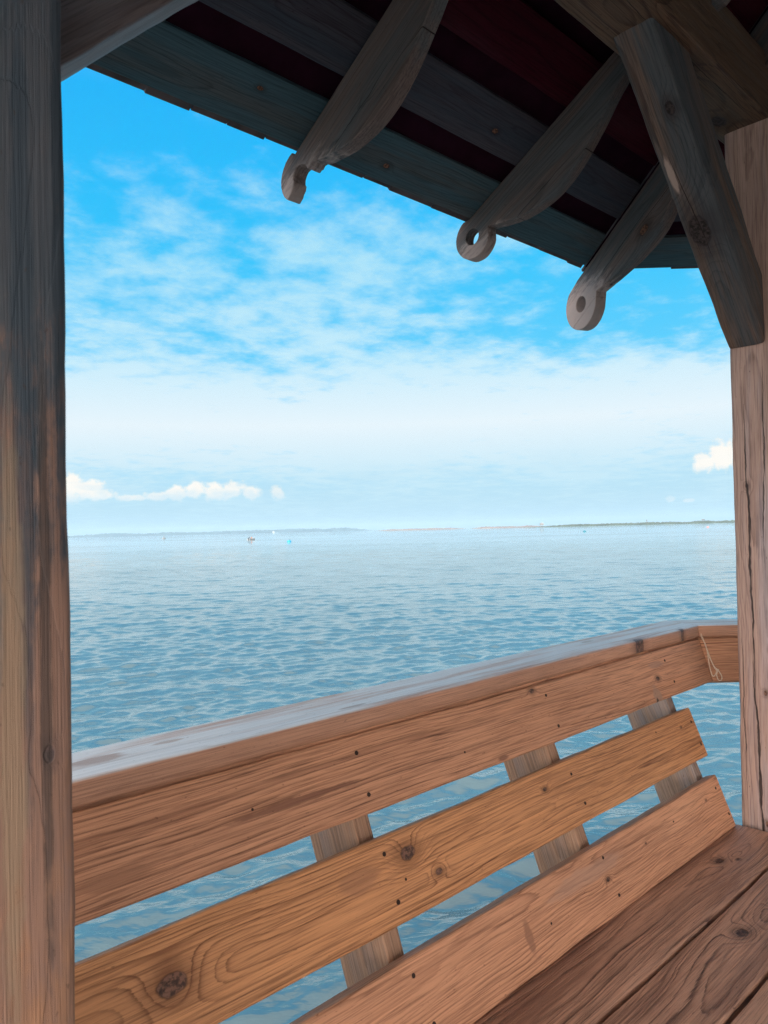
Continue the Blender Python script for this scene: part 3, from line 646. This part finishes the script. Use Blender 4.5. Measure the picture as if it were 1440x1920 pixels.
# ------------------------------------------------------------------ far things
WHITE = simple('white_paint', (.42, .42, .42), .4, 0, .05, 5); NAVY = simple('dark_hull', (.06, .08, .10), .5); BLUE = simple('blue_plastic', (.01, .30, .55), .45, 0, .1, 3)
TEAL = simple('teal_plastic', (.005, .16, .22), .45, 0, .1, 3); PINK = simple('faded_red_plastic', (.62, .22, .20), .5, 0, .1, 3); SKIN = simple('skin', (.55, .33, .24), .6); SHIRT = simple('dark_shirt', (.05, .06, .08), .9); ORSH = simple('orange_vest', (.55, .16, .05), .8)
def hull(name, L, B, H, mat, parent):
    bm = bmesh.new(); secs = []
    for i in range(13):
        t_ = i/12; x = -L/2+L*t_; w_ = B/2*(1 if t_ < .45 else max(.02, math.cos((t_-.45)/.55*math.pi/2)**.7)); sh = H*(1+.45*t_**2.5)
        secs.append([bm.verts.new(p) for p in ((x, -w_, sh), (x, -w_*.85, sh*.25), (x, -w_*.25, -.12), (x, w_*.25, -.12), (x, w_*.85, sh*.25), (x, w_, sh), (x, w_*.85, sh-.04), (x, w_*.6, .12), (x, -w_*.6, .12), (x, -w_*.85, sh-.04))])
    for i in range(12):
        for j in range(10): bm.faces.new((secs[i][j], secs[i+1][j], secs[i+1][(j+1) % 10], secs[i][(j+1) % 10]))
    bm.faces.new(secs[0]); bm.faces.new(secs[-1])
    return bm_mesh(name, bm, mat, None, parent)
p = at_px(471, 330); mb = empty('motorboat', tuple(p), R(35)-0.35)
tag(mb, 'small white open motorboat crossing in front of the far blue shore, bow to the right', 'motorboat')
hull('hull', 4.2, 1.6, .55, WHITE, mb)
bm = bmesh.new(); bm_box(bm, (-2.35, -.18, .15), (-2.05, .18, 1.0)); bm_box(bm, (-2.25, -.07, -.4), (-2.12, .07, .15)); bm_mesh('outboard_motor', bm, NAVY, None, mb)
bm = bmesh.new(); bm_box(bm, (-.1, -.3, .14), (.35, .3, .95)); bm_box(bm, (.1, -.28, .95), (.13, .28, 1.25)); bm_mesh('console', bm, WHITE, None, mb)
def person(loc, rz, shirt, label):
    # seated: pelvis, spine, head, bent legs, arms forward
    J = [(0, 0, .45), (0, 0, .72), (.02, 0, .93), (.03, 0, 1.02), (.05, 0, 1.16), (.07, 0, 1.26),
         (.02, .19, .90), (.12, .24, .66), (.36, .18, .70), (.02, -.19, .90), (.12, -.24, .66), (.36, -.18, .70),
         (.42, .12, .46), (.46, .12, .06), (.58, .12, .03), (.42, -.12, .46), (.46, -.12, .06), (.58, -.12, .03)]
    E_ = [(0, 1), (1, 2), (2, 3), (3, 4), (4, 5), (2, 6), (6, 7), (7, 8), (2, 9), (9, 10), (10, 11), (0, 12), (12, 13), (13, 14), (0, 15), (15, 16), (16, 17)]
    Rd = [.15, .14, .13, .06, .10, .07, .06, .045, .035, .06, .045, .035, .075, .05, .04, .075, .05, .04]
    me = bpy.data.meshes.new('person'); me.from_pydata(J, E_, []); o = link('person', me, shirt); o.location = loc; o.rotation_euler = (0, 0, rz)
    md = o.modifiers.new('skin', 'SKIN'); sv = me.skin_vertices[0].data
    for i, r_ in enumerate(Rd): sv[i].radius = (r_, r_)
    sv[0].use_root = True; o.modifiers.new('sub', 'SUBSURF').levels = 1
    bm = bmesh.new(); bmesh.ops.create_uvsphere(bm, u_segments=10, v_segments=7, radius=.112, matrix=Matrix.Translation((.045, 0, 1.20)))
    bm_mesh('hair', bm, NAVY, None, o, True); tag(o, label, 'person'); return o
q = Matrix.Rotation(mb.rotation_euler[2], 3, 'Z')
person(tuple(Vector(p)+q @ Vector((-1.2, .1, .12))), mb.rotation_euler[2], SHIRT, 'person in dark clothes sitting at the stern of the small white motorboat')
person(tuple(Vector(p)+q @ Vector((-.62, -.25, .12))), mb.rotation_euler[2], ORSH, 'person in an orange top sitting amidships in the small white motorboat')
def buoy(x, dist, mat, sc_, label, name='buoy'):
    p = at_px(x, dist); o = empty(name, tuple(p)); tag(o, label, 'buoy', 'buoys moored on the bay')
    bm = bmesh.new(); prof_ = [(.0, -.35), (.30, -.32), (.52, -.12), (.58, .08), (.52, .26), (.34, .38), (.12, .42), (.0, .43)]
    rings = [[bm.verts.new((r_*math.cos(2*math.pi*k/20), r_*math.sin(2*math.pi*k/20), z)) for k in range(20)] for r_, z in prof_[1:-1]]
    for i in range(len(rings)-1):
        for k in range(20): bm.faces.new((rings[i][k], rings[i][(k+1) % 20], rings[i+1][(k+1) % 20], rings[i+1][k]))
    bm.faces.new(rings[0]); bm.faces.new(rings[-1]); bm_mesh('float', bm, mat, None, o, True)
    bm = bmesh.new(); bm_tube(bm, [(.09*math.cos(a), 0, .48+.09*math.sin(a)) for a in [R(x_) for x_ in range(0, 361, 30)]], .02, 6, False); bm_mesh('ring', bm, NAVY, None, o)
    o.scale = (sc_,)*3
buoy(541, 232, BLUE, 1.15, 'bright blue round mooring buoy right of the white motorboat')
buoy(1095, 330, TEAL, 1.15, 'small dark teal buoy far out before the low right shore')
buoy(1326, 420, PINK, 1.0, 'tiny faded red buoy near the right post')
p = at_px(307, 640); sb = empty('sailboat', tuple(p), R(20)); tag(sb, 'tiny white sailboat under the left cumulus cloud near the horizon', 'sailboat')
sb.scale = (.62,)*3; hull('hull', 6.5, 2.2, .9, WHITE, sb)
bm = bmesh.new(); bm_tube(bm, [(.3, 0, .4), (.3, 0, 4.6)], .07, 8); bm_tube(bm, [(.3, 0, 1.2), (-2.4, 0, 1.2)], .05, 6); bm_mesh('mast', bm, WHITE, None, sb)
bm = bmesh.new()
for s_ in (.012, -.012):
    pass
vs = [bm.verts.new(v) for v in ((.22, 0, 1.3), (-2.3, .12, 1.3), (.22, 0, 4.5), (.22, .03, 1.3), (-2.3, .15, 1.3), (.22, .03, 4.5))]
for f in ((0, 1, 2), (5, 4, 3), (0, 3, 4, 1), (1, 4, 5, 2), (2, 5, 3, 0)): bm.faces.new([vs[i] for i in f])
bm_mesh('sail', bm, WHITE, None, sb)
# structures on the far right shore
GREY = simple('grey_timber', (.22, .22, .22), .8)
def tower(x, dist, h, label, name, hut=True):
    p = at_px(x, dist); o = empty(name, (p.x, p.y, WZ+3.0)); tag(o, label, name.replace('_', ' '))
    bm = bmesh.new()
    for sx in (-1.4, 1.4):
        for sy in (-1.4, 1.4): bm_box(bm, (sx-.15, sy-.15, -1), (sx+.15, sy+.15, h))
    bm_mesh('frame', bm, GREY, None, o)
    bm = bmesh.new(); bm_box(bm, (-2.4, -2.4, h), (2.4, 2.4, h+1.0))
    a = [bm.verts.new(v) for v in ((-2.8, -2.8, h+1.05), (2.8, -2.8, h+1.05), (2.8, 2.8, h+1.05), (-2.8, 2.8, h+1.05), (0, 0, h+2.2))]
    for f in ((3, 2, 1, 0), (0, 1, 4), (1, 2, 4), (2, 3, 4), (3, 0, 4)): bm.faces.new([a[i] for i in f])
    bm_mesh('hut', bm, GREY, None, o)
tower(1318, 1560, 3.0, 'small grey hut on stilts on the far right shore', 'stilt_hut')
p = at_px(1212, 1560); bm = bmesh.new(); bm_tube(bm, [(0, 0, -1), (0, 0, 6.5)], [.5, .35], 8); bm_box(bm, (-1.0, -.3, 5.2), (1.0, .3, 7.6))
tag(bm_mesh('channel_marker', bm, GREY, Matrix.Translation((p.x, p.y, WZ+2))), 'thin dark channel marker standing on the low right shore', 'marker')
p = at_px(1015, 1800)
bm = bmesh.new(); bm_box(bm, (-6, -4, 0), (6, 4, 4)); a = [bm.verts.new(v) for v in ((-7, -5, 4.01), (7, -5, 4.01), (7, 5, 4.01), (-7, 5, 4.01), (-5, 0, 7), (5, 0, 7))]
for f in ((3, 2, 1, 0), (0, 1, 5, 4), (2, 3, 4, 5), (1, 2, 5), (3, 0, 4)): bm.faces.new([a[i] for i in f])
tag(bm_mesh('beach_house', bm, GREY, Matrix.Translation((p.x, p.y, WZ+3.6)) @ Matrix.Rotation(R(40), 4, 'Z')), 'small grey house with a pitched roof where the pale sand meets the dark shore', 'house')
for x, nm, lb in ((512, 'white_house', 'small white house at the water edge below the far blue hills'), ):
    p = at_px(x, 6300); bm = bmesh.new(); bm_box(bm, (-9, -8, 0), (9, 8, 9)); a = [bm.verts.new(v) for v in ((-10, -9, 9.1), (10, -9, 9.1), (10, 9, 9.1), (-10, 9, 9.1), (-7, 0, 13), (7, 0, 13))]
    for f in ((3, 2, 1, 0), (0, 1, 5, 4), (2, 3, 4, 5), (1, 2, 5), (3, 0, 4)): bm.faces.new([a[i] for i in f])
    tag(bm_mesh(nm, bm, WHITE, Matrix.Translation((p.x, p.y, WZ)) @ Matrix.Rotation(R(-40), 4, 'Z')), lb, 'house')
# ------------------------------------------------------------------ haze
HAZE = 1
if HAZE:
    bm = bmesh.new(); bm_box(bm, (-9000, -9000, WZ-4), (9000, 9000, 90)); hm_ = bpy.data.materials.new('haze_air'); hm_.use_nodes = True; t = NT(hm_.node_tree); t.n.clear()
    pv_ = t.n.new('ShaderNodeVolumePrincipled'); pv_.inputs['Color'].default_value = (.70, .87, 1, 1); pv_.inputs['Density'].default_value = 1.1e-4; pv_.inputs['Anisotropy'].default_value = .2
    t.l.new(pv_.outputs[0], t.n.new('ShaderNodeOutputMaterial').inputs['Volume'])
    tag(bm_mesh('haze', bm, hm_), kind='stuff')
